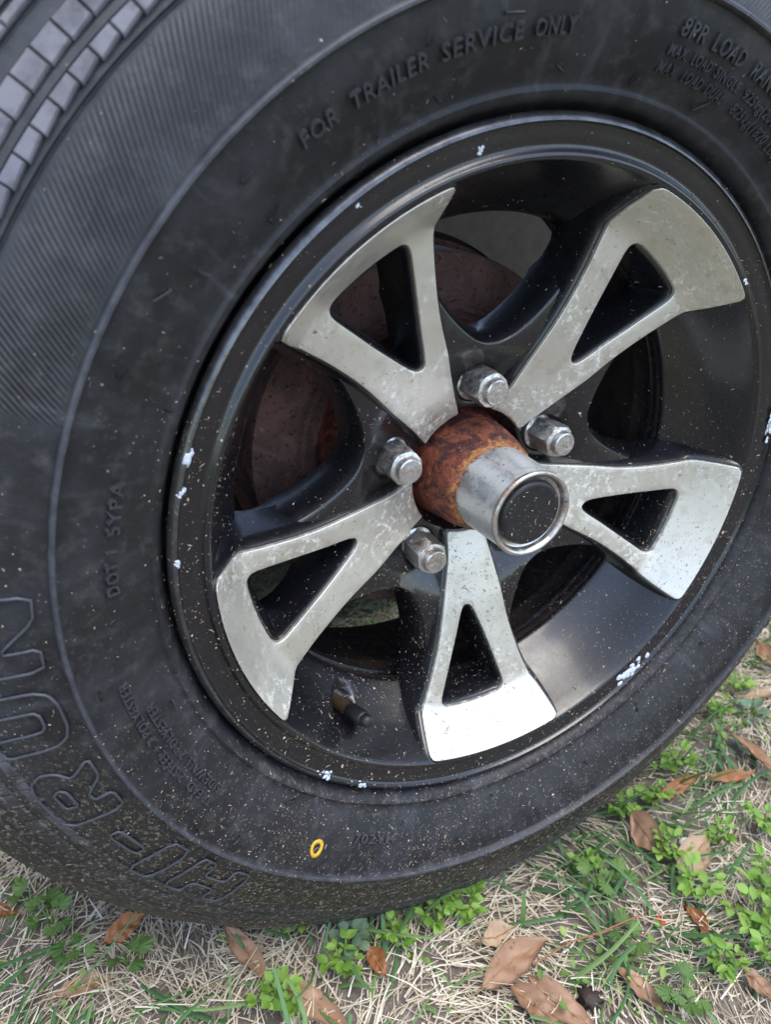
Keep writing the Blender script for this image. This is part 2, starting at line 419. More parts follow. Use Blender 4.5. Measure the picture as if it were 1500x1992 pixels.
# tyre section: radius, depth of the outer side
PROF = [(1.80, .10), (1.90, .22), (1.955, .30), (1.985, .36), (2.000, .405), (2.012, .437), (2.030, .462), (2.046, .470),
        (2.060, .463), (2.072, .462), (2.10, .482), (2.20, .556), (2.32, .610), (2.40, .629), (2.422, .632), (2.430, .635), (2.434, .655),
        (2.440, .667), (2.451, .668), (2.460, .659), (2.467, .631), (2.52, .617), (2.60, .594), (2.70, .551), (2.78, .508),
        (2.795, .497), (2.800, .484), (2.806, .484), (2.814, .497), (2.830, .484), (2.836, .468), (2.888, .440), (2.892, .452),
        (2.896, .458), (2.914, .447), (2.919, .444), (2.922, .430), (3.005, .380), (3.010, .392), (3.055, .368), (3.061, .350),
        (3.067, .349), (3.072, .360), (3.105, .338), (3.112, .318), (3.120, .314), (3.126, .324), (3.18, .290), (3.26, .230),
        (3.325, .13), (3.365, .02), (3.31, .0), (3.31, -.05), (3.375, -.06), (3.40, -.34)]
PF = np.array(PROF)
PR = np.array([(2.0, .405), (2.10, .482), (2.20, .556), (2.32, .610), (2.40, .629), (2.449, .632), (2.52, .617), (2.60, .594), (2.70, .551),
               (2.78, .508), (2.83, .484), (2.90, .448), (2.95, .420), (3.0, .395), (3.06, .362), (3.12, .328), (3.2, .27)])
def pd(r): return float(np.interp(r, PR[:, 0], PR[:, 1]))
def pn(r):
    s = (pd(r+.02)-pd(r-.02))/.04; L = math.hypot(1, s); return -s/L, 1/L      # radial and depth component of the outward normal
def squash(x, y, z):
    """weight of the trailer: flat at the ground, bulged beside it"""
    q = x*DOWN[0]+y*DOWN[1]; r = math.hypot(x, y)
    if q > 1.5 and z > -.36:
        a = math.acos(min(1, q/r)); wgt = math.exp(-(a/.62)**2)*max(0, min(1, (r-2.42)/.5))
        z += .10*wgt
    if q > 3.17:
        e = (q-3.17)*.72; x -= DOWN[0]*e; y -= DOWN[1]*e
    return x, y, z

def tyre_mesh():
    n = 600
    full = PROF + [(r, -.72-d) for r, d in PROF[::-1]]
    # resample long spans
    fp = [full[0]]
    for a, b in zip(full[:-1], full[1:]):
        L = math.hypot(b[0]-a[0], b[1]-a[1]); k = max(1, int(L/.045))
        fp += [(a[0]+(b[0]-a[0])*i/k, a[1]+(b[1]-a[1])*i/k) for i in range(1, k+1)]
    m = len(fp); V = []; uv = []; rib = []
    for i in range(n):
        th = -2*PI*i/n; c, s = math.cos(th), math.sin(th); deg = math.degrees(th) % 360
        panel = 160.5 < deg < 246
        for r, d in fp:
            if 2.785 < r < 3.13 and d > 0:      # mud packs the shallow grooves on the side that stands on the ground
                fl = .85*min(1, max(0, (deg-186)/8))*min(1, max(0, (332-deg)/8)); d = d+(pd(r)-d)*fl
            x, y, z = squash(r*c, r*s, d); V.append((x*U, y*U, z*U)); uv.append((i/n, r, 0))
            e = 0 if panel else min(1, max(0, (r-2.475)/.012))*min(1, max(0, (2.79-r)/.06))
            rib.append(e if d > 0 else 0)
    F = []
    for i in range(n):
        j = (i+1) % n
        for k in range(m-1): F.append((i*m+k, i*m+k+1, j*m+k+1, j*m+k))
    me = mesh('tyre', V, F, True, R_(50))
    # face-corner uv so the wrap keeps counting
    a = me.attributes.new('tyre_uv', 'FLOAT_VECTOR', 'CORNER')
    lv = np.zeros(len(me.loops), int); me.loops.foreach_get('vertex_index', lv)
    uva = np.array(uv)[lv]
    pol = np.repeat(np.arange(len(F)), 4); last = (pol//(m-1)) == n-1
    first_col = (lv < m)
    uva[last & first_col, 0] = 1.0
    a.data.foreach_set('vector', uva.astype(np.float32).ravel())
    b = me.attributes.new('rib', 'FLOAT', 'POINT'); b.data.foreach_set('value', np.array(rib, np.float32))
    return me
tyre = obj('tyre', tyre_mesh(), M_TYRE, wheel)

def on_side(r, th, h=0.0):
    """point on the sidewall lifted h along the normal, metres"""
    nr, nd = pn(r); rr = r+h*nr
    x, y, z = squash(rr*math.cos(th), rr*math.sin(th), pd(r)+h*nd)
    return (x*U, y*U, z*U)

# --- tread and shoulder blocks
def block(r0, r1, t0, t1, h, skew=0.0, ins=.010, base=.03):
    P = []
    for hh, e in ((-base, 0), (h*.55, 0), (h, ins)):
        for (r, t) in ((r0+e+skew, t0), (r0+e-skew, t1), (r1-e, t1), (r1-e, t0)):
            tt = t+(e/2.9 if t == t0 else -e/2.9); P.append(on_side(r, tt, hh))
    F = []
    for k in range(2):
        for i in range(4):
            j = (i+1) % 4; F.append((k*4+i, k*4+j, k*4+4+j, k*4+4+i))
    F.append((8, 9, 10, 11))
    return P, F
NB = 176
rows = [(2.838, 2.887, .004, .006, 'r'), (2.925, 3.004, .004, .003, 'r'), (3.074, 3.104, .003, 0, 'r')]
restV, restF = [], []
for ri, (r0, r1, h, sk, _) in enumerate(rows):
    for k in range(NB):
        t0 = R_(131.75)+2*PI*k/NB+(R_(.35) if ri else 0); wd = 2*PI/NB
        V, F = block(r0, r1, t0+wd*.025, t0+wd*.975, h+.014-(.012 if 188 < math.degrees(t0) % 360 < 330 else 0), sk, .005)
        F = [f[::-1] for f in F]
        deg = math.degrees(t0) % 360
        if 112 < deg < 166:
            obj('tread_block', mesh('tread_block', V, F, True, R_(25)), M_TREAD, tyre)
        else:
            b = len(restV); restV += V; restF += [tuple(i+b for i in f) for f in F]
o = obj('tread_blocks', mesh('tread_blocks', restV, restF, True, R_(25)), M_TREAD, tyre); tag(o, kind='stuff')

# --- moulded lettering
def text_obj(txt, th0, th1, r0, r1, h, name='raised_lettering'):
    cu_ = bpy.data.curves.new('t', 'FONT'); cu_.body = txt; cu_.resolution_u = 2; cu_.extrude = .05; cu_.space_character = 1.12; cu_.offset = .010
    ob = bpy.data.objects.new('t', cu_); COL.objects.link(ob)
    bpy.context.view_layer.update()
    me = bpy.data.meshes.new_from_object(ob.evaluated_get(bpy.context.evaluated_depsgraph_get()))
    bpy.data.objects.remove(ob); bpy.data.curves.remove(cu_)
    n = len(me.vertices); c = np.zeros(n*3); me.vertices.foreach_get('co', c); c = c.reshape(-1, 3)
    x0, x1 = c[:, 0].min(), c[:, 0].max(); y0 = 0; y1 = c[:, 1].max()
    out = []
    for x, y, z in c:
        th = th0+(x-x0)/(x1-x0)*(th1-th0); r = r0+(y-y0)/(y1-y0)*(r1-r0)
        out.append(on_side(r, th, h if z > 0 else -.02))
    me.vertices.foreach_set('co', np.array(out).ravel()); me.update(); me.name = name
    me.materials.clear()
    return obj(name, me, M_WORD, tyre)
SL = R_(1)
for txt, a, b in (('FOR', 128.2, 123.9), ('TRAILER', 122.4, 113.5), ('SERVICE', 112.1, 102.7), ('ONLY', 101.3, 96.3)):
    text_obj(txt, R_(a), R_(b), 2.240, 2.296, .017)
for txt, a, b in (('8PR', 82.7, 78.9), ('LOAD', 77.6, 72.3), ('RANGE', 70.5, 64.2), ('D', 62.6, 61.5)):
    text_obj(txt, R_(a), R_(b), 2.293, 2.354, .015)
for txt, a, b in (('MAX.', 82.9, 79.9), ('LOAD', 79.1, 75.9), ('SINGLE', 75.0, 70.4), ('925kg(2040 LBS)', 69.3, 58.0)):
    text_obj(txt, R_(a), R_(b), 2.221, 2.262, .013)
for txt, a, b in (('MAX.', 83.0, 79.8), ('LOAD', 78.9, 75.5), ('DUAL', 74.6, 71.2), ('825kg(1820 LBS)', 69.2, 57.5)):
    text_obj(txt, R_(a), R_(b), 2.160, 2.199, .013)
text_obj('DOT 1', R_(178.5), R_(173.2), 2.205, 2.255, .018)
text_obj('5YPA', R_(171.4), R_(165.4), 2.203, 2.252, .018)
text_obj('TREAD  2 STEEL + 2 POLYESTER', R_(-146.6), R_(-170.2), 2.255, 2.297, .014)
text_obj('SIDEWALL 2 POLYESTER', R_(-146.6), R_(-165.3), 2.190, 2.230, .014)
text_obj('702YM', R_(-118.6), R_(-110.6), 2.245, 2.195, .013)

def tube(paths, rad, name, mat, parent, sides=5):
    """round ridge along closed/open 3D polylines given as lists of points"""
    V, F = [], []
    for pts, closed in paths:
        P = [Vector(p) for p in pts]; n = len(P); b = len(V)
        for i in range(n):
            a = P[i-1] if (i or closed) else P[i]; c = P[(i+1) % n] if (i < n-1 or closed) else P[i]
            t = (c-a).normalized(); up = Vector((0, 0, 1)); s = t.cross(up).normalized(); u = s.cross(t)
            for k in range(sides):
                an = 2*PI*k/sides; V.append(P[i]+(s*math.cos(an)+u*math.sin(an))*rad)
        for i in range(n if closed else n-1):
            j = (i+1) % n
            for k in range(sides):
                l = (k+1) % sides; F.append((b+i*sides+k, b+i*sides+l, b+j*sides+l, b+j*sides+k))
    return obj(name, mesh(name, V, F), mat, parent)
def dens(poly, step, closed=True):
    q = poly+[poly[0]] if closed else poly; out = []
    for a, b in zip(q[:-1], q[1:]):
        k = max(1, int(math.hypot(b[0]-a[0], b[1]-a[1])/step))
        out += [(a[0]+(b[0]-a[0])*i/k, a[1]+(b[1]-a[1])*i/k) for i in range(k)]
    if not closed: out.append(q[-1])
    return out
def chaik(p, it=1):
    for _ in range(it):
        q = []
        for i in range(len(p)):
            a, b = p[i], p[(i+1) % len(p)]
            q += [(.85*a[0]+.15*b[0], .85*a[1]+.15*b[1]), (.15*a[0]+.85*b[0], .15*a[1]+.85*b[1])]
        p = q
    return p
LET = {
 'H': [[(0, 0), (.30, 0), (.30, .36), (.70, .36), (.70, 0), (1, 0), (1, 1), (.70, 1), (.70, .64), (.30, .64), (.30, 1), (0, 1)]],
 'I': [[(0, 0), (1, 0), (1, 1), (0, 1)]],
 '-': [[(0, .40), (1, .40), (1, .62), (0, .62)]],
 'R': [[(0, 0), (.32, 0), (.32, .30), (.45, .30), (.66, 0), (1, 0), (.78, .36), (.95, .52), (.98, .72), (.88, .92), (.68, 1), (0, 1)],
       [(.32, .55), (.60, .55), (.66, .64), (.60, .76), (.32, .76)]],
 'U': [[(0, 1), (0, .26), (.10, .08), (.30, 0), (.70, 0), (.90, .08), (1, .26), (1, 1), (.68, 1), (.68, .34), (.60, .27), (.40, .27), (.32, .34), (.32, 1)]],
 'N': [[(0, 0), (.30, 0), (.30, .50), (.68, 0), (1, 0), (1, 1), (.70, 1), (.70, .50), (.32, 1), (0, 1)]],
}
for ch, a, b in (('H', -132.6, -140.7), ('I', -143.0, -146.0), ('-', -147.5, -152.0), ('R', -155.2, -163.4), ('U', -166.2, -173.2), ('N', -175.4, -183.4)):
    paths = []
    for poly in LET[ch]:
        pl = dens(chaik(poly), .09)
        paths.append(([on_side(2.528+.315*y, R_(a+(b-a)*x+1.2*y), .008) for x, y in pl], True))
    tube(paths, .00075, 'raised_letter', M_LETTER, tyre)

# yellow ring mark painted on the sidewall
yv, yf = [], []
for i in range(40):
    t = 2*PI*i/40; wob = 1+.05*math.sin(3*t+1)
    for k, rr in enumerate((.026, .047)):
        for h in (.001, .006):
            yv.append(on_side(2.291+rr*wob*math.cos(t)*1.05, R_(-125.0)+rr*wob*math.sin(t)*.92/2.29, h))
for i in range(40):
    j = (i+1) % 40; a, b = i*4, j*4
    yf += [(a+1, b+1, b+3, a+3), (a, a+1, a+3, a+2)[::-1] if False else (a, b, b+1, a+1), (a+2, a+3, b+3, b+2)]
obj('yellow_ring_mark', mesh('yellow_ring_mark', yv, yf), M_YELLOW, tyre)

# little moulding hairs
def hair(r, th, L=.085, lean=0.6):
    p0 = Vector(on_side(r, th, -.01)); nr, nd = pn(r)
    p1 = Vector(on_side(r, th, .018)); c, s = math.cos(th), math.sin(th)
    tip = p1+Vector((c, s, 0))*random.uniform(-.2, .9)*L*U*.9+Vector((-s, c, 0))*random.uniform(-.9, .9)*L*U+Vector((0, 0, 1))*.02*U
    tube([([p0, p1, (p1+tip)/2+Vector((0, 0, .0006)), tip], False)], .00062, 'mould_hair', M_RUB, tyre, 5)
for r, th in ((2.311, 134.8), (2.109, 134.7), (2.31, 113.5), (2.124, 112.5), (2.09, 157.5), (2.33, 105), (2.12, 96), (2.33, 155), (2.3, 146), (2.1, 85),
              (2.10, 74), (2.38, 92), (2.37, 190), (2.12, 197), (2.3, 203), (2.34, 221), (2.1, 228), (2.15, 251), (2.33, 246), (2.3, 262),
              (2.12, 270), (2.3, 278), (2.2, 290), (2.33, 297), (2.12, 305), (2.3, 312), (2.15, 322), (2.4, 214), (2.1, 120), (2.2, 143)):
    hair(r, R_(th))

# --- rim barrel with the cone between the spokes
RB = [(1.80, .12), (1.90, .20), (1.940, .27), (1.962, .34), (1.970, .375), (1.972, .400), (1.970, .411), (1.963, .421), (1.952, .431), (1.941, .438), (1.933, .439),
      (1.928, .430), (1.924, .420), (1.915, .416), (1.89, .412), (1.865, .408), (1.845, .400), (1.832, .397), (1.820, .402), (1.808, .416), (1.797, .424),
      (1.787, .424), (1.779, .416), (1.770, .395), (1.745, .325), (1.72, .26), (1.69, .185), (1.66, .118), (1.63, .06), (1.60, .01), (1.57, -.035), (1.545, -.07),
      (1.528, -.095), (1.518, -.115), (1.516, -.135), (1.525, -.17), (1.56, -.22), (1.60, -.28), (1.62, -.36), (1.618, -.42), (1.603, -.45), (1.60, -.47), (1.615, -.50),
      (1.64, -.56), (1.66, -.80), (1.70, -.95), (1.755, -1.05), (1.765, -1.17), (1.80, -1.19), (1.93, -1.17), (1.95, -1.14)]
rb = revolve('rim_barrel', RB, 720, angle=R_(60))
va = R_(-124.55)
axis_p = Vector((1.64*math.cos(va), 1.64*math.sin(va), .11)); tip = Vector((1.553*math.cos(va), 1.553*math.sin(va), .385))
axd = (tip-axis_p).normalized()
for v in rb.vertices:
    p = Vector(v.co)/U
    if abs(p.z) < .6:
        q = p-axis_p; h = q.dot(axd); dd = (q-axd*h).length
        if dd < .10 and -.12 < h < .15:
            k = max(0, min(1, (.095-dd)/.022)); v.co = (p-axd*.11*k)*U
rim = obj('rim_barrel', rb, M_PAINT, wheel)
rb.materials.append(M_RUSTBARREL); rb.materials.append(M_RLIP)
nprof = len(RB)-1
for i, pg in enumerate(rb.polygons):
    k_ = i % nprof
    if k_ >= 34: pg.material_index = 1
    elif 5 <= k_ <= 9: pg.material_index = 2

# --- spokes
FR = np.array([.3, .41, .6, .874, 1.2, 1.53, 1.565, 1.585, 1.62, 1.765, 1.9]); FD = np.array([-.2, -.16, -.085, 0, .075, .147, .158, .176, .225, .427, .615])
def face(r): return float(np.interp(r, FR, FD))
def facexy(x, y): return face(math.hypot(x, y))
def arc(r, a0, a1, n): return [(r*math.sin(R_(a)), r*math.cos(R_(a))) for a in np.linspace(a0, a1, n)]
left = [(-.135, .392), (-.147, .50), (-.168, .59), (-.188, .68), (-.213, .78), (-.232, .88), (-.251, .98), (-.277, 1.09), (-.315, 1.21), (-.357, 1.33), (-.401, 1.43),
        (-.425, 1.487), (-.447, 1.525), (-.468, 1.57), (-.497, 1.655), (-.503, 1.682)]
rightp = [(.500, 1.684), (.497, 1.66), (.470, 1.585), (.448, 1.533), (.420, 1.487), (.397, 1.44), (.350, 1.32), (.293, 1.16), (.254, 1.01), (.230, .88), (.205, .77),
          (.176, .65), (.154, .54), (.138, .39)]
outer = left+arc(1.766, -15.6, 15.6, 16)+rightp+arc(.412, 18, -18, 7)
OUT = resample(ccw(smooth_closed(outer, 2)), .022)
win = [(.048, .872), (.078, .882), (.102, .935), (.138, 1.06), (.176, 1.17), (.219, 1.30), (.259, 1.42), (.277, 1.475), (.281, 1.515), (.262, 1.542), (.225, 1.553)] + \
      arc(1.569, 5, -4.5, 6)+[(-.165, 1.561), (-.200, 1.545), (-.217, 1.518), (-.214, 1.480), (-.190, 1.41), (-.158, 1.32), (-.113, 1.19), (-.070, 1.08), (-.018, .95), (.015, .890)]
WIN = resample(ccw(smooth_closed(win, 2)), .018)
body_me = slab('spoke', offs(OUT, .003), [offs(WIN, -.003)], [(0, -.022), (.008, -.0225), (.020, -.036), (.040, -.10), (.075, -.28)], facexy,
               hlayers=[(0, -.022), (.006, -.0225), (.014, -.034), (.022, -.08), (.040, -.20), (.046, -.32)], grid=.045, rmin=.41)
mach_me = slab('machined_face', offs(OUT, -.006), [offs(WIN, .006)], [(0, .002), (.004, .0005), (.0065, -.004), (.0065, -.030)], facexy, grid=.036, angle=R_(50))
for m_ in (body_me, mach_me): m_.materials.clear()
body_me.materials.append(M_PAINT); mach_me.materials.append(M_MACH)
SPA = [127.45-72*k for k in range(5)]
spokes = []
for k in range(5):
    s = obj('spoke', body_me, None, wheel); s.rotation_euler = (0, 0, R_(SPA[k]-90)); spokes.append(s)
    f = obj('machined_face', mach_me, None, s); spokes.append(f)

# --- wheel centre: the scalloped plate that carries the lug holes
half = [(0, .826), (.06, .830), (.12, .852), (.18, .890), (.25, .945), (.32, 1.010), (.385, 1.080), (.44, 1.155), (.485, 1.235), (.520, 1.320),
        (.542, 1.395), (.545, 1.440), (.525, 1.485), (.46, 1.520), (.32, 1.555), (.16, 1.577), (0, 1.583)]
gapo = half+[(-x, y) for x, y in half[::-1][1:-1]]
GAP = resample(ccw(smooth_closed(gapo, 1)), .03)
def rot2(p, a): c, s_ = math.cos(a), math.sin(a); return np.stack([p[:, 0]*c-p[:, 1]*s_, p[:, 0]*s_+p[:, 1]*c], 1)
lug_a = [91.45-72*k for k in range(5)]
gaps = [rot2(GAP, R_(a-90)) for a in lug_a]
circ = lambda cx, cy, r, n: np.array([(cx+r*math.cos(t), cy+r*math.sin(t)) for t in np.linspace(0, 2*PI, n, endpoint=False)])
holes = [circ(.5715*math.cos(R_(a)), .5715*math.sin(R_(a)), .138, 44) for a in lug_a]
bore = circ(0, 0, .418, 130)
wins = [rot2(offs(WIN, .030), R_(a-90)) for a in SPA]
CR = np.array([.40, .50, .62, .70, .77, .82, .9, 1.0, 1.2, 1.32, 1.42, 1.5, 1.7]); CDp = np.array([-.215, -.20, -.165, -.125, -.075, -.045, -.030, -.022, -.010, -.04, -.11, -.20, -.20])
def floor_(x, y): return float(np.interp(math.hypot(x, y), CR, CDp))
cen_me = slab('wheel_centre', circ(0, 0, 1.62, 240), [bore]+holes+gaps+wins, [(0, 0), (.001, -.15)], floor_,
              hlayers=[(0, 0), (.007, -.003), (.014, -.012), (.035, -.05), (.062, -.13), (.068, -.27)], grid=.055, taper=True)
centre = obj('wheel_centre', cen_me, M_PAINT, wheel)

# --- lug nuts
def nut_mesh():
    V, F = [], []
    def ring(n, r, z, hexr=None):
        b = len(V)
        for i in range(n):
            a = 2*PI*i/n
            rr = r
            if hexr is not None:
                af = hexr*math.cos(PI/6); m = a % (PI/3)-PI/6; rr = min(af/math.cos(m), r)
            V.append((rr*math.cos(a)*U, rr*math.sin(a)*U, z*U))
        return list(range(b, b+n))
    n = 48
    spec = [(.118, -.26, None), (.120, -.22, None), (.118, -.205, None), (.112, -.196, .112), (.112, -.19, .112), (.112, -.022, .112), (.108, -.012, .112), (.100, -.001, .112),
            (.0885, .004, None), (.080, .006, None), (.0785, .008, None), (.0775, .040, None), (.074, .050, None), (.066, .0545, None), (.03, .055, None), (.001, .055, None)]
    rg = [ring(n, r, z, h) for r, z, h in spec]
    for a, b in zip(rg[:-1], rg[1:]):
        for i in range(n):
            j = (i+1) % n; F.append((a[i], a[j], b[j], b[i]))
    return mesh('lug_nut', V, F, True, R_(24))
nm = nut_mesh()
nuts = []
for k, a in enumerate(lug_a):
    o = obj('lug_nut', nm, M_NUT, wheel); o.location = (.5715*math.cos(R_(a))*U, .5715*math.sin(R_(a))*U, 0)
    o.rotation_euler = (0, 0, [.35, .9, .1, .62, .2][k]); nuts.append(o)

# --- hub with bearing-protector cap
HP = [(.86, -.62), (.86, -.36), (.84, -.335), (.38, -.335), (.362, -.32), (.350, -.26), (.340, -.16), (.330, -.08), (.314, .0), (.300, .05), (.290, .078), (.280, .092), (.264, .098), (.2, .098)]
hp2 = [HP[0]]
for a_, b_ in zip(HP[:-1], HP[1:]):
    k_ = max(1, int(math.hypot(b_[0]-a_[0], b_[1]-a_[1])/.012)); hp2 += [(a_[0]+(b_[0]-a_[0])*i/k_, a_[1]+(b_[1]-a_[1])*i/k_) for i in range(1, k_+1)]
hm = revolve('hub', hp2, 220)
for v in hm.vertices:
    p_ = Vector(v.co)/U; r_ = math.hypot(p_.x, p_.y)
    if .25 < r_ < .4 and p_.z < .095:
        d_ = .006*mnoise.noise(p_*9)+.005*mnoise.noise(p_*24+Vector((3, 0, 0)))+.0025*mnoise.noise(p_*60)
        v.co = Vector((p_.x*(1+d_/r_), p_.y*(1+d_/r_), p_.z))*U
hub = obj('hub', hm, M_RUSTHUB, wheel)
cap = obj('chrome_cap', revolve('chrome_cap', [(.2635, .090), (.2665, .106), (.2660, .13), (.2600, .30), (.2520, .440), (.2515, .452)], 160), M_CHROME, hub)
lip = obj('cap_lip', revolve('cap_lip', [(.2515, .451), (.2550, .457), (.2585, .466), (.2590, .475), (.2550, .484), (.2470, .488), (.2385, .486), (.2310, .478), (.2250, .462), (.2210, .445), (.210, .438), (.001, .438)], 160), M_LIP, hub)
plug = obj('rubber_plug', revolve('rubber_plug', [(.1970, .430), (.1965, .452), (.1920, .467), (.1820, .476), (.1680, .478), (.150, .475), (.10, .475), (.001, .475)], 128), M_PLUG, hub)

# --- valve
def axial(name, prof, base, direction, mat, parent, n=32, knurl=0):
    d = Vector(direction).normalized(); q = d.to_track_quat('Z', 'Y'); V, F = [], []; m = len(prof)
    for i in range(n):
        a = 2*PI*i/n
        for r, z, kn in prof:
            rr = r*(1+(knurl if (i % 2 and kn) else 0))
            V.append((Vector(base)+q @ Vector((rr*math.cos(a), rr*math.sin(a), z)))*U)
    for i in range(n):
        j = (i+1) % n
        for k in range(m-1): F.append((i*m+k, j*m+k, j*m+k+1, i*m+k+1))
    return obj(name, mesh(name, V, F, True, R_(40)), mat, parent)
valve = axial('valve_stem', [(.044, -.14, 0), (.044, -.06, 0), (.042, -.03, 0), (.0405, .0, 0), (.0395, .08, 0), (.030, .09, 0)], axis_p, axd, M_BRASS, wheel)
axial('valve_cap', [(.030, .045, 0), (.044, .047, 0), (.047, .055, 1), (.047, .195, 1), (.044, .202, 0), (.040, .206, 0), (.041, .214, 0), (.039, .242, 0), (.032, .256, 0), (.018, .263, 0), (.001, .264, 0)],
      axis_p, axd, M_PLUG, valve, 40, .05)

# --- brake drum behind the spokes
drum = obj('brake_drum', revolve('brake_drum', [(.30, -.60), (.80, -.60), (.86, -.62), (.90, -.69), (.93, -.70), (.96, -.685), (1.00, -.685), (1.03, -.70), (1.20, -.705), (1.235, -.715), (1.247, -.74), (1.247, -1.10), (1.29, -1.12), (1.29, -1.22), (1.20, -1.24)], 160), M_RUSTDRUM, wheel)
bp_ = obj('backing_plate', revolve('backing_plate', [(1.33, -1.24), (1.34, -1.26), (1.33, -1.28), (.9, -1.30), (.3, -1.32)], 120), M_OLIVE, drum)

# --- crusts of white corrosion on the rim edge
def crust(px_r, th, size, aspect, seed):
    """lumpy patch sitting on the rim: radius, angle, size in dm"""
    rr = random.Random(seed); V, F = [], []
    for c in range(max(5, int(14*aspect))):
        a = th+rr.gauss(0, size*.34)*aspect/px_r; r = px_r+rr.gauss(0, size*.17)
        i = int(np.argmin([abs(q[0]-r)+(0 if q[1] > -.1 else 9) for q in RB])); z = float(np.interp(r, *zip(*sorted((q[0], q[1]) for q in RB[4:32]))))
        R0 = size*rr.uniform(.12, .34); b = len(V); n = 7
        V.append((r*math.cos(a), r*math.sin(a), z+R0*.24))
        for k, (f, hz) in enumerate(((.55, .2), (1.0, -.05))):
            for i in range(n):
                t = 2*PI*i/n; q = R0*f*rr.uniform(.7, 1.25)
                V.append((r*math.cos(a)+q*math.cos(t), r*math.sin(a)+q*math.sin(t), z+R0*hz*rr.uniform(.6, 1.3)))
        for i in range(n):
            j = (i+1) % n; F += [(b, b+1+i, b+1+j), (b+1+i, b+1+n+i, b+1+n+j, b+1+j)]
    return obj('corrosion_crust', mesh('corrosion_crust', np.array(V)*U, F), M_CRUST, rim)
CRUSTS = []

# ------------------------------------------------------------------ trailer parts behind the wheel, with unseen panels added to darken the ground
def boxm(name, lo, hi, mat, parent, bev=.004):
    bm = bmesh.new(); bmesh.ops.create_cube(bm, size=1)
    for v in bm.verts: v.co = Vector([lo[i]+(v.co[i]+.5)*(hi[i]-lo[i]) for i in range(3)])
    bmesh.ops.bevel(bm, geom=bm.edges[:], offset=bev, segments=2, affect='EDGES')
    me = bpy.data.meshes.new(name); bm.to_mesh(me); bm.free()
    return obj(name, me, mat, parent)
trailer = empty('utility_trailer', (0, .3, 0))
tag(trailer, 'dark steel trailer underframe in the wheel gaps, with unseen panels added for shade', 'trailer')
boxm('side_shade_panel', (-1.6, -.02, .115), (2.6, .03, .50), M_OLIVE, trailer)  # shows in the gaps; carried low to block light under the trailer
boxm('shade_deck', (-1.6, -.04, .505), (2.6, 1.9, .54), M_STEEL, trailer)  # unseen, widened to keep the ground behind the wheel dark
boxm('shade_skirt', (-1.6, 1.8, .10), (2.6, 1.85, .50), M_OLIVE, trailer)  # unseen skirts added on the far side and ends to shut out light
boxm('shade_skirt', (2.55, .04, .12), (2.6, 1.79, .50), M_OLIVE, trailer)
boxm('shade_skirt', (-1.6, .04, .12), (-1.55, 1.79, .50), M_OLIVE, trailer)
ax = boxm('axle', (-.03, -.17, .29), (.03, 1.2, .35), M_STEEL, trailer, .01)
boxm('leaf_spring', (-.34, -.05, .352), (.34, .0, .376), M_STEEL, trailer)

bpy.context.view_layer.update()
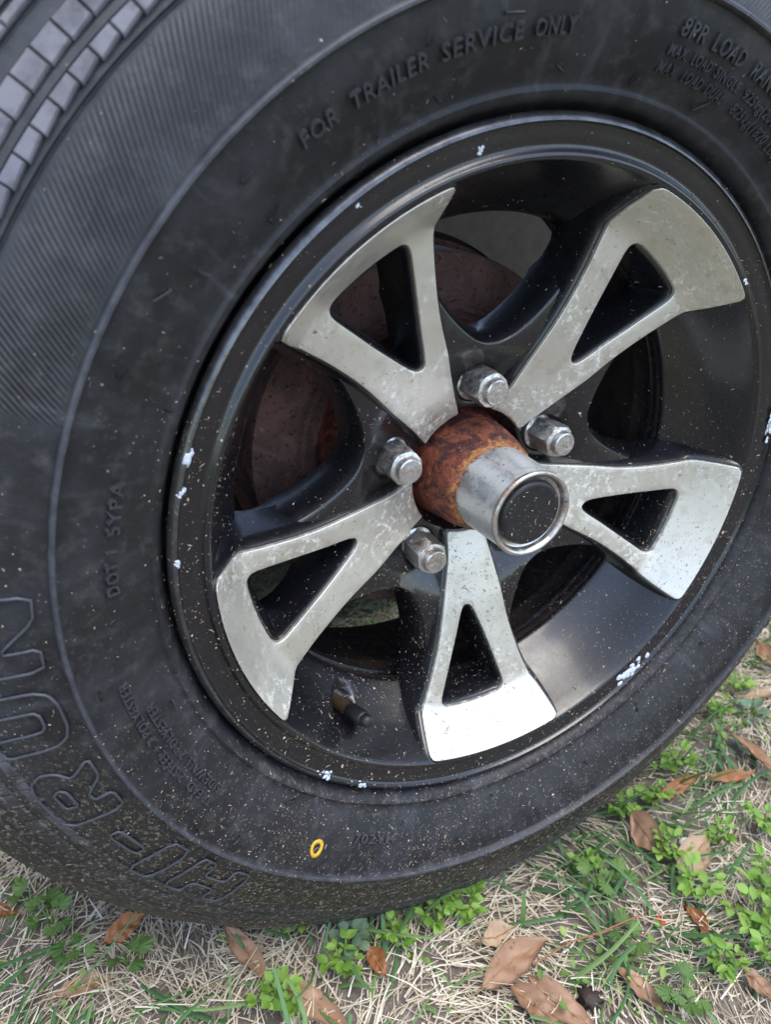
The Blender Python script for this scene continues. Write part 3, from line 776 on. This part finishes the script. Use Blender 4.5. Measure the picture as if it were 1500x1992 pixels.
# ------------------------------------------------------------------ clippings stuck to the wheel
def collect(obs):
    V, F = [], []
    inv = wheel.matrix_world.inverted()
    for o in obs:
        m = inv @ o.matrix_world; me = o.data; b = len(V)
        V += [m @ v.co for v in me.vertices]; F += [tuple(i+b for i in p.vertices) for p in me.polygons]
    return BVHTree.FromPolygons(V, F)
bvh = collect([tyre, rim, centre, plug, drum, hub]+spokes+nuts)
CAML = wheel.matrix_world.inverted() @ CAMPOS
def clippings(n):
    V, F, T = [], [], []
    tries = 0; made = 0
    while made < n and tries < n*14:
        tries += 1
        r = 3.25*math.sqrt(random.random()); th = random.uniform(0, 2*PI)
        x, y = r*math.cos(th), r*math.sin(th)
        # cluster
        cl = mnoise.noise(Vector((x*1.9, y*1.9, 3)))+.5*mnoise.noise(Vector((x*6, y*6, 8)))
        low = .5-.5*math.sin(th)                    # more towards the ground
        pr = .17+1.25*low**1.5
        if r > 2.0: pr = .075+1.15*low**2.6
        if r > 2.45: pr = .04+2.6*low**3.2
        pr *= max(.05, .5+1.6*cl)*max(.12, .6+1.5*mnoise.noise(Vector((x*17, y*17, 5))))
        if random.random() > pr: continue
        tgt = Vector((x*U, y*U, .3*U)); o0 = Vector((x*U, y*U, .9*U))
        if random.random() < .55:
            o0 = CAML; tgt = Vector((x*U, y*U, random.uniform(-.2, .6)*U))
        hit, nrm, idx, dist = bvh.ray_cast(o0, (tgt-o0).normalized())
        if hit is None: continue
        if nrm.dot(CAML-hit) < 0: nrm = -nrm
        t = nrm.orthogonal().normalized(); t.rotate(Matrix.Rotation(random.uniform(0, 2*PI), 3, nrm)); s = nrm.cross(t)
        if hit.length < .026 and random.random() < .94: continue
        if random.random() < .28: L = .0010*math.exp(random.gauss(.05, .5)); wd = L*random.uniform(.10, .28)
        else: L = .00045*math.exp(random.gauss(.05, .5)); wd = L*random.uniform(.45, 1.0)
        L = min(L, .0042)
        if r > 2.0: L *= .75; wd *= .75
        if 1.5 < r < 1.8 and -1.25 < math.atan2(y, x) < -.6 and random.random() < .75: continue
        b = len(V); lift = nrm*.00012; bend = nrm*random.uniform(.0, .22)*L
        ht = nrm*min(wd, .0005)*.6
        for e, kk in ((-1, .5), (0, 1), (1, .4)):
            c = hit+lift+t*(e*L/2)+(bend if e else Vector())
            V += [c-s*wd/2*kk, c+s*wd/2*kk, c+ht*kk]
        for q in (0, 3):
            F += [(b+q, b+q+3, b+q+5, b+q+2), (b+q+1, b+q+2, b+q+5, b+q+4), (b+q, b+q+1, b+q+4, b+q+3)]
        F += [(b, b+2, b+1), (b+6, b+7, b+8)]
        T += [random.random()]*9; made += 1
    me = mesh('grass_clippings', V, F, False)
    a = me.attributes.new('tint', 'FLOAT', 'POINT'); a.data.foreach_set('value', np.array(T, np.float32))
    o = obj('grass_clippings', me, M_FLECK); o.matrix_world = wheel.matrix_world.copy()
    return tag(o, 'tan dry grass clippings and grit stuck over the wheel and tyre', 'clippings', kind='stuff')
clippings(19000)

for (r, th, sz, asp, sd_) in ((1.90, -52.5, .085, 2.4, 1), (1.93, 163, .05, 1.1, 2), (1.925, -128.5, .05, 1.2, 3), (1.935, -119.5, .04, 1.0, 4), (1.935, 9, .07, 2.0, 5),
                              (1.86, 106, .035, .8, 6), (1.80, 42, .03, .8, 7), (1.93, 168, .04, .8, 8), (1.90, 125, .03, .6, 9), (1.93, 27, .035, 1.0, 10), (1.93, 178, .03, .8, 11)):
    crust(r, R_(th), sz, asp, sd_)

# ------------------------------------------------------------------ ground litter
def tyre_block(x, y):
    return False
def strands(name, n, lo, hi, Lr, wr, flat, mat, dens_fn, tintfn, curve=.35, seg=3):
    V, F, T = [], [], []
    made = 0; tries = 0
    while made < n and tries < n*6:
        tries += 1
        x, y = random.uniform(lo[0], hi[0]), random.uniform(lo[1], hi[1])
        if random.random() > dens_fn(x, y): continue
        L = random.uniform(*Lr)*random.uniform(.6, 1); wd = random.uniform(*wr); yaw = random.uniform(0, 2*PI) if random.random() < .4 or flat > .5 else PI*1.6*mnoise.noise(Vector((x*7, y*7, 21)))+random.gauss(0, .35)
        el = abs(random.gauss(0, flat)); bow = random.gauss(0, curve); z0 = gz(x, y)+random.uniform(-.002, .007)*(1 if flat < .5 else .2)
        b = len(V); px, py, pz = x, y, z0; tn = tintfn(); a = yaw; e = el
        for k in range(seg+1):
            f = k/seg; w_ = wd*(1-.75*f**2) if flat > .5 else wd*(1-.5*f)
            sx, sy = -math.sin(a)*w_/2, math.cos(a)*w_/2
            V += [(px-sx, py-sy, pz), (px, py, pz+w_*.22), (px+sx, py+sy, pz)]
            st = L/seg; px += math.cos(a)*math.cos(e)*st; py += math.sin(a)*math.cos(e)*st
            pz = max(pz+math.sin(e)*st, gz(px, py)+.0005); a += bow/seg*random.uniform(.5, 1.5); e -= (abs(bow)*.8+.15)/seg*(1 if flat > .5 else .6)
        for k in range(seg):
            q = b+k*3; F += [(q, q+3, q+4, q+1), (q+1, q+4, q+5, q+2)]
        T += [tn]*(3*(seg+1)); made += 1
    me = mesh(name, V, F, True)
    at = me.attributes.new('tint', 'FLOAT', 'POINT'); at.data.foreach_set('value', np.array(T, np.float32))
    return obj(name, me, mat)
def patchn(x, y, s, z): return mnoise.noise(Vector((x*s, y*s, z)))
def dstraw(x, y): return max(.12, min(1, .62+1.1*patchn(x, y, 9, 2)))*(1 if not (abs(x) < .16 and .02 < y < .14) else .1)
o = strands('dry_grass', 52000, (-.50, -.29), (.62, .55), (.006, .042), (.0005, .0014), .13, M_STRAW, dstraw, lambda: min(1, max(0, random.gauss(.55, .24))))
tag(o, 'tangle of dry straw coloured grass covering the soil', 'dry grass', kind='stuff')
def dgrass(x, y): return max(.03, min(1, .25+1.4*patchn(x, y, 7, 5)))*(1 if not (abs(x) < .14 and -.005 < y < .14) else .1)+(.55 if abs(x) < .3 and -.062 < y < -.022 else 0)
o = strands('green_grass', 2600, (-.52, -.30), (.70, .60), (.020, .080), (.0018, .0048), .50, M_GRASS, dgrass, lambda: random.random(), .7, 5)
tag(o, 'green grass blades scattered through the dry thatch', 'grass', kind='stuff')

# tiny ground cover leaflets
cv, cf, ct = [], [], []
for i in range(4800):
    while True:
        x, y = random.uniform(-.5, .62), random.uniform(-.28, .5)
        if random.random() < max(.02, .12+1.6*patchn(x, y, 8, 11)) * (1 if not (abs(x) < .16 and -.02 < y < .14) else .1): break
    z = gz(x, y)+random.uniform(.003, .012); a = random.uniform(0, 2*PI); L = .0038*math.exp(random.gauss(0, .4)); wd = L*random.uniform(.5, .8); b = len(cv); ti = random.gauss(.25, .3)
    ca, sa = math.cos(a), math.sin(a)
    for u_, v_, h in ((0, 0, 0), (.35, .5, .12), (.75, .42, .1), (1, 0, -.05), (.75, -.42, .1), (.35, -.5, .12), (.5, 0, 0)):
        lx, ly, lz = u_*L, v_*wd, h*L+u_*L*math.sin(ti)
        cv.append((x+lx*ca-ly*sa, y+lx*sa+ly*ca, z+lz))
    cf += [(b, b+6, b+1), (b+1, b+6, b+2), (b+2, b+6, b+3), (b+3, b+6, b+4), (b+4, b+6, b+5), (b+5, b+6, b)]; ct += [random.random()]*7
me = mesh('ground_cover', cv, cf); at = me.attributes.new('tint', 'FLOAT', 'POINT'); at.data.foreach_set('value', np.array(ct, np.float32))
tag(obj('ground_cover', me, M_COVER), 'tiny green seedlings sprinkled between the straw', 'seedlings', kind='stuff')

# --- dead leaves
def dead_leaf(p, q, width, mat, label, curl=.25, lift=.006, roll=0.0, skew=0.0):
    width *= .88; curl *= 1.25
    p, q = Vector((*p, 0)), Vector((*q, 0)); L = (q-p).length; d = (q-p)/L; s = Vector((-d.y, d.x, 0))
    nu, nv = 33, 9; V, F = [], []
    root = empty('dead_leaf', (p.x, p.y, 0)); tag(root, label, 'leaf', 'dead leaves lying on the grass')
    z0 = max(gz(p.x, p.y), gz(q.x, q.y), gz((p.x+q.x)/2, (p.y+q.y)/2))+lift
    mid = []
    def pt(t, v, top):
        w_ = width*(math.sin(PI*t**.92)**1.0 if 0 < t < 1 else 0)*(1+.05*math.sin(9*t+v*2+len(label))+.035*math.sin(31*t+v*3))
        z = z0+curl*L*.5*(t-.45)**2+abs(v)**1.6*w_*.22+roll*v*w_+.0007*math.sin(26*(t-abs(v)*.16))+.0012*mnoise.noise(Vector((t*4, v*2, len(label))))+.0012*math.sin(7*t+3*v+label.__len__())
        c = p+d*(t*L)+s*(v*w_/2+skew*L*math.sin(PI*t))
        return Vector((c.x-p.x, c.y-p.y, z-(0 if top else .0004)))
    for top in (1, 0):
        for i in range(nu):
            for j in range(nv): V.append(pt(i/(nu-1), -1+2*j/(nv-1), top))
    N = nu*nv
    for i in range(nu-1):
        for j in range(nv-1):
            a = i*nv+j; F.append((a, a+1, a+nv+1, a+nv)[::-1]); F.append((N+a, N+a+1, N+a+nv+1, N+a+nv))
    for i in range(nu-1):
        for j in (0, nv-1):
            a, b = i*nv+j, (i+1)*nv+j; F.append((a, b, N+b, N+a) if j == 0 else (a, N+a, N+b, b))
    obj('blade', mesh('blade', V, F), mat, root)
    m = [pt(i/14, 0, 1)+Vector((0, 0, .0003)) for i in range(15)]; m.insert(0, pt(0, 0, 1)+Vector((-d.x*.008, -d.y*.008, .001)))
    tube([(m, False)], .00045, 'midrib', M_RIB, root, 5)
T_, B_, P_ = M_DEAD
LEAVES = [
 ((-.1837, .0057), (-.1674, -.0458), .016, T_, 'orange brown dead leaf sticking out from under the tyre bottom', .3, .006, .1, 0),
 ((-.1689, -.0451), (-.1312, -.1025), .020, T_, 'long speckled tan dead leaf pointing down from below the tyre', .2, .005, 0, .05),
 ((-.0446, -.1118), (.0141, -.1036), .023, T_, 'broad smooth tan dead leaf, topmost of the pile of three', .25, .010, .15, .04),
 ((-.0243, -.1145), (-.0100, -.1510), .020, T_, 'tan dead leaf poking out beneath the broad smooth one', .1, .005, 0, 0),
 ((-.0094, -.1150), (.0100, -.1620), .021, T_, 'pinkish tan dead leaf fanned out beside the broad smooth one', .1, .006, .1, -.05),
 ((.0483, -.1358), (.0553, -.1737), .017, T_, 'brown dead leaf alone between pile and right hand weeds', .15, .006, -.1, .05),
 ((.1359, -.1066), (.1850, -.0900), .026, P_, 'smooth pale oval dead leaf beside the white scrap', .1, .011, .1, 0),
 ((.1300, -.1204), (.1245, -.1480), .012, B_, 'small dark orange dead leaf under the pale oval one', .2, .004, 0, 0),
 ((.1448, -.0453), (.1350, -.0889), .018, T_, 'spotted tent shaped dead leaf standing by the tyre edge', .5, .014, .6, 0),
 ((.1735, -.0471), (.2254, -.0439), .010, B_, 'narrow curled brown dead leaf above the tent shaped one', .4, .012, .5, .05),
 ((.2339, -.0447), (.2774, -.0587), .009, B_, 'slender brown dead leaf touching the tip of the curled one', .4, .012, .4, -.05),
 ((.2994, -.0131), (.2947, -.0732), .022, T_, 'reddish tan dead leaf at the right edge among clover', .15, .010, -.2, 0),
 ((.4443, .0766), (.4203, .0214), .020, T_, 'tan dead leaf farthest back beside the rolling edge of the tyre', .3, .010, .3, 0),
 ((-.2614, .0277), (-.2325, .0354), .014, B_, 'dark orange dead leaf under the leftmost lettering of the tyre', .3, .008, .4, 0),
 ((-.2943, .0077), (-.2614, .0028), .017, T_, 'flat brown dead leaf half buried in straw at bottom left', .05, .004, 0, 0),
 ((-.3324, .0907), (-.3121, .0767), .010, B_, 'brown dead leaf sliver at the left edge under the tyre', .1, .006, 0, 0),
 ((-.0995, -.0535), (-.0978, -.0780), .013, B_, 'small rusty dead leaf standing below the tyre centre', .3, .008, .2, 0),
 ((-.0257, -.0827), (.0015, -.0844), .015, P_, 'pale curled dead leaf above the pile of three', .5, .008, .3, 0),
 ((.1241, -.1758), (.1275, -.2013), .014, T_, 'tan dead leaf cut by the lower right corner', .2, .008, .1, 0),
 ((.3532, .0174), (.3939, .0070), .014, P_, 'pale dead leaf among the grey rosettes at the right', .2, .008, 0, 0),
]
for L_ in LEAVES: dead_leaf(*L_)
tube([([(.0867, -.1173, .012), (.070, -.1165, .013), (.0535, -.1142, .010), (.030, -.110, .009), (-.004, -.112, .010)], False)], .0006, 'pine_needle', M_DEAD[1], None, 5)
tag(bpy.data.objects['pine_needle'], 'thin orange pine needle lying across the straw', 'needle')

# scrap, petal, pod
def lump(name, loc, size, mat, label, cat, seed, spikes=0):
    bm = bmesh.new(); bmesh.ops.create_icosphere(bm, subdivisions=3, radius=1)
    for v in bm.verts:
        n_ = v.co.normalized(); f = 1+.28*mnoise.noise(n_*2.2+Vector((seed, 0, 0)))
        if spikes: f *= .72+.42*max(0, math.cos(spikes*math.atan2(n_.y, n_.x)))*(1-abs(n_.z))
        v.co = Vector((n_.x*size[0]*f, n_.y*size[1]*f, n_.z*size[2]*f))
    me = bpy.data.meshes.new(name); bm.to_mesh(me); bm.free()
    me.polygons.foreach_set('use_smooth', [True]*len(me.polygons))
    o = obj(name, me, mat); o.location = loc; return tag(o, label, cat)
lump('paper_scrap', (.1660, -.0865, gz(.166, -.0865)+.008), (.0050, .0062, .0030), M_WHITE, 'small white scrap tucked behind the pale oval leaf', 'scrap', 2)
lump('red_petal', (.101, -.1241, gz(.101, -.1241)+.007), (.0016, .0042, .0010), M_RED, 'tiny bright red petal lying on the straw', 'petal', 5)
lump('seed_pod', (.0189, -.144, gz(.0189, -.144)+.007), (.0085, .0085, .0060), M_POD, 'dark star shaped seed pod beside the pile of leaves', 'seed pod', 9, 9)

# --- weeds
def leaflet(kind, L):
    V, F = [], []
    if kind == 'l':
        n = 9; V.append((0, 0, 0)); 
        ring = []
        for i in range(n*4+1):
            a = R_(-130+260*i/(n*4)); f = .72+.28*abs(math.cos(n*.5*(a)+.3)) if True else 1
            f *= .55+.45*abs(math.sin((i+1.2)*PI/4.0))**.5
            ring.append((L*.5+L*.52*f*math.cos(a), L*.52*f*math.sin(a), .08*L*math.cos(2*a)+.03*L*math.sin(7*a)))
        V[0] = (L*.25, 0, 0); V += ring
        F = [(0, i, i+1) for i in range(1, len(ring))]
    else:
        wd = L*(.62 if kind == 'c' else .85); nu = 7
        for i in range(nu):
            t = i/(nu-1); w_ = wd*math.sin(PI*t**(.86 if kind == 'c' else .95))**.55*.5 if 0 < t < 1 else 0
            z = -.22*L*(t-.3)**2
            V += [(L*t, -w_, z+w_*.30), (L*t, -w_*.5, z+w_*.08), (L*t, 0, z), (L*t, w_*.5, z+w_*.08), (L*t, w_, z+w_*.30)]
        for i in range(nu-1):
            for j in range(4): a = i*5+j; F.append((a, a+1, a+6, a+5)[::-1])
    return V, F
LM = {}
for kd in 'crl':
    for v in range(3):
        V, F = leaflet(kd, 1.0); rr = random.Random(v*7+ord(kd))
        V = [(x*(1+.1*rr.uniform(-1, 1)), y*(.85+.15*v), z+.06*y*math.sin(3*x+v)) for x, y, z in V]
        me = mesh('leaf', V, F); me.materials.append(M_WEED['crl'.index(kd)]); LM[kd, v] = me
def weed(x, y, size, kind, label, name):
    D = size/2450; z = gz(x, y); root = empty(name, (x, y, z)); tag(root, label, 'weed', 'small weeds growing in the dry grass')
    rr = random.Random(int(x*1e4)+int(y*1e4)*7); paths = []
    def lf(p, yaw, pit, L):
        o = obj('leaf', LM[kind, rr.randrange(3)], None, root); o.location = p; o.rotation_euler = Euler((rr.gauss(0, .25), -pit, yaw), 'XYZ'); o.scale = (L, L, L)
    if kind == 'c':
        ns = 4+int(D*150)
        for s in range(ns):
            a = 2*PI*s/ns+rr.uniform(-.5, .5); ln = D*.5*rr.uniform(.35, 1.0); h = rr.uniform(.008, .020)+D*.15
            pts = [Vector((0, 0, 0)), Vector((math.cos(a)*ln*.4, math.sin(a)*ln*.4, h*.7)), Vector((math.cos(a)*ln, math.sin(a)*ln, h))]
            paths.append((pts, False))
            for k, f in enumerate((.55, 1.0)):
                c = pts[1].lerp(pts[2], (f-.4)/.6)
                for side in (1, -1):
                    lf(c, a+side*(1.35 if k == 0 else .75)+rr.gauss(0, .2), rr.uniform(-.1, .55), rr.uniform(.0045, .0102)*(.62+size/150)*(1 if k else .9))
            if rr.random() < .7: lf(pts[2]+Vector((0, 0, .001)), a, rr.uniform(.2, .8), rr.uniform(.006, .010))
    elif kind == 'r':
        n = 9+int(D*140)
        for i in range(n):
            a = i*2.4; f = math.sqrt((i+.5)/n); c = Vector((math.cos(a)*D*.28*f, math.sin(a)*D*.28*f, .008+.010*(1-f)))
            paths.append(([Vector((0, 0, 0)), c], False)); lf(c, a, .75*(1-f)+.1, rr.uniform(.008, .012))
    else:
        n = 3+int(D*130)
        for i in range(n):
            a = i*2.4+rr.uniform(-.3, .3); d_ = D*.35*rr.uniform(.3, 1); c = Vector((math.cos(a)*d_, math.sin(a)*d_, rr.uniform(.006, .022)))
            paths.append(([Vector((0, 0, 0)), c*.6+Vector((0, 0, .004)), c], False)); lf(c, a+rr.gauss(0, .6), rr.uniform(-.1, .3), rr.uniform(.010, .016))
    tube(paths, .0005, 'stem', M_STEMG, root, 4)
WEEDS = [
 (-.1331, -.0190, 70, 'c', 'chickweed sprig pressed against the tyre below the last big letter'),
 (-.1450, -.0125, 50, 'c', 'small chickweed tuft next left of the pressed sprig'),
 (-.1078, -.0445, 60, 'r', 'grey green leaf rosette stacked upright under the yellow ring'),
 (-.1190, -.0579, 60, 'c', 'bright sprig just below the grey green upright rosette'),
 (-.0218, -.0545, 90, 'c', 'large bright chickweed sprig touching the lowest part of the tyre'),
 (-.0802, -.0526, 60, 'c', 'chickweed between the upright rosette and the large bright sprig'),
 (-.1664, -.0608, 70, 'c', 'fresh green cluster lying on the long speckled leaf'),
 (.1399, -.1175, 80, 'c', 'bright weed growing over the tip of the pale oval leaf'),
 (.1419, -.0400, 50, 'c', 'small weed tight to the tyre above the tent shaped leaf'),
 (.1755, -.0410, 55, 'c', 'weed behind the narrow curled leaf near the tyre'),
 (.2225, -.0200, 70, 'c', 'leafy weed by the tyre higher up than the curled leaf'),
 (.1651, -.1522, 110, 'c', 'largest bright green weed clump at the right edge'),
 (.1953, -.1367, 80, 'c', 'green clump directly behind the largest right hand clump'),
 (.1474, -.0840, 60, 'c', 'weed sprouting between tent shaped leaf and white scrap'),
 (.3468, -.0003, 90, 'r', 'grey leaved rosette patch in the upper right ground'),
 (.3138, .0150, 60, 'c', 'green tuft between the tyre and the grey rosette patch'),
 (.3647, .0336, 60, 'c', 'farthest green tuft beyond the grey rosette patch'),
 (.0834, -.0788, 40, 'l', 'fan leaved weed in the straw right of the large sprig'),
 (.0929, -.0882, 45, 'l', 'second fan leaved weed nearer the pale oval leaf'),
 (.0688, -.1236, 45, 'l', 'purplish lobed weed in the straw by the pine needle'),
 (.0800, -.0629, 40, 'c', 'tiny sprig behind the two fan leaved weeds'),
 (-.2933, .0635, 80, 'l', 'dark lobed weed clump under the left end of the tyre'),
 (-.3057, .0824, 60, 'l', 'lobed weed farthest left under the tyre edge'),
 (-.2797, .0286, 50, 'l', 'lobed weed in front of the dark left clump'),
 (-.2491, .0082, 45, 'l', 'lone lobed weed near the flat half buried leaf'),
 (.0704, -.1722, 60, 'l', 'lobed weed beside the lone brown leaf at the bottom'),
 (.2378, -.1004, 60, 'c', 'weed at the right edge level with the pale oval leaf'),
 (.1969, -.0077, 40, 'c', 'tiny weed half hidden by the tyre edge on the right'),
 (.1141, -.1672, 50, 'c', 'low weed in front of the largest right hand clump'),
 (.1460, -.1745, 70, 'c', 'green clump in the lower right corner'),
 (-.0483, -.0551, 50, 'c', 'small sprig left of the large bright sprig'),
 (.1946, -.0930, 45, 'c', 'weed right of the white scrap'),
]
NM = {'c': 'chickweed', 'r': 'rosette_weed', 'l': 'lobed_weed'}
for x, y, s_, k_, lb in WEEDS: weed(x, y, s_, k_, lb, NM[k_])
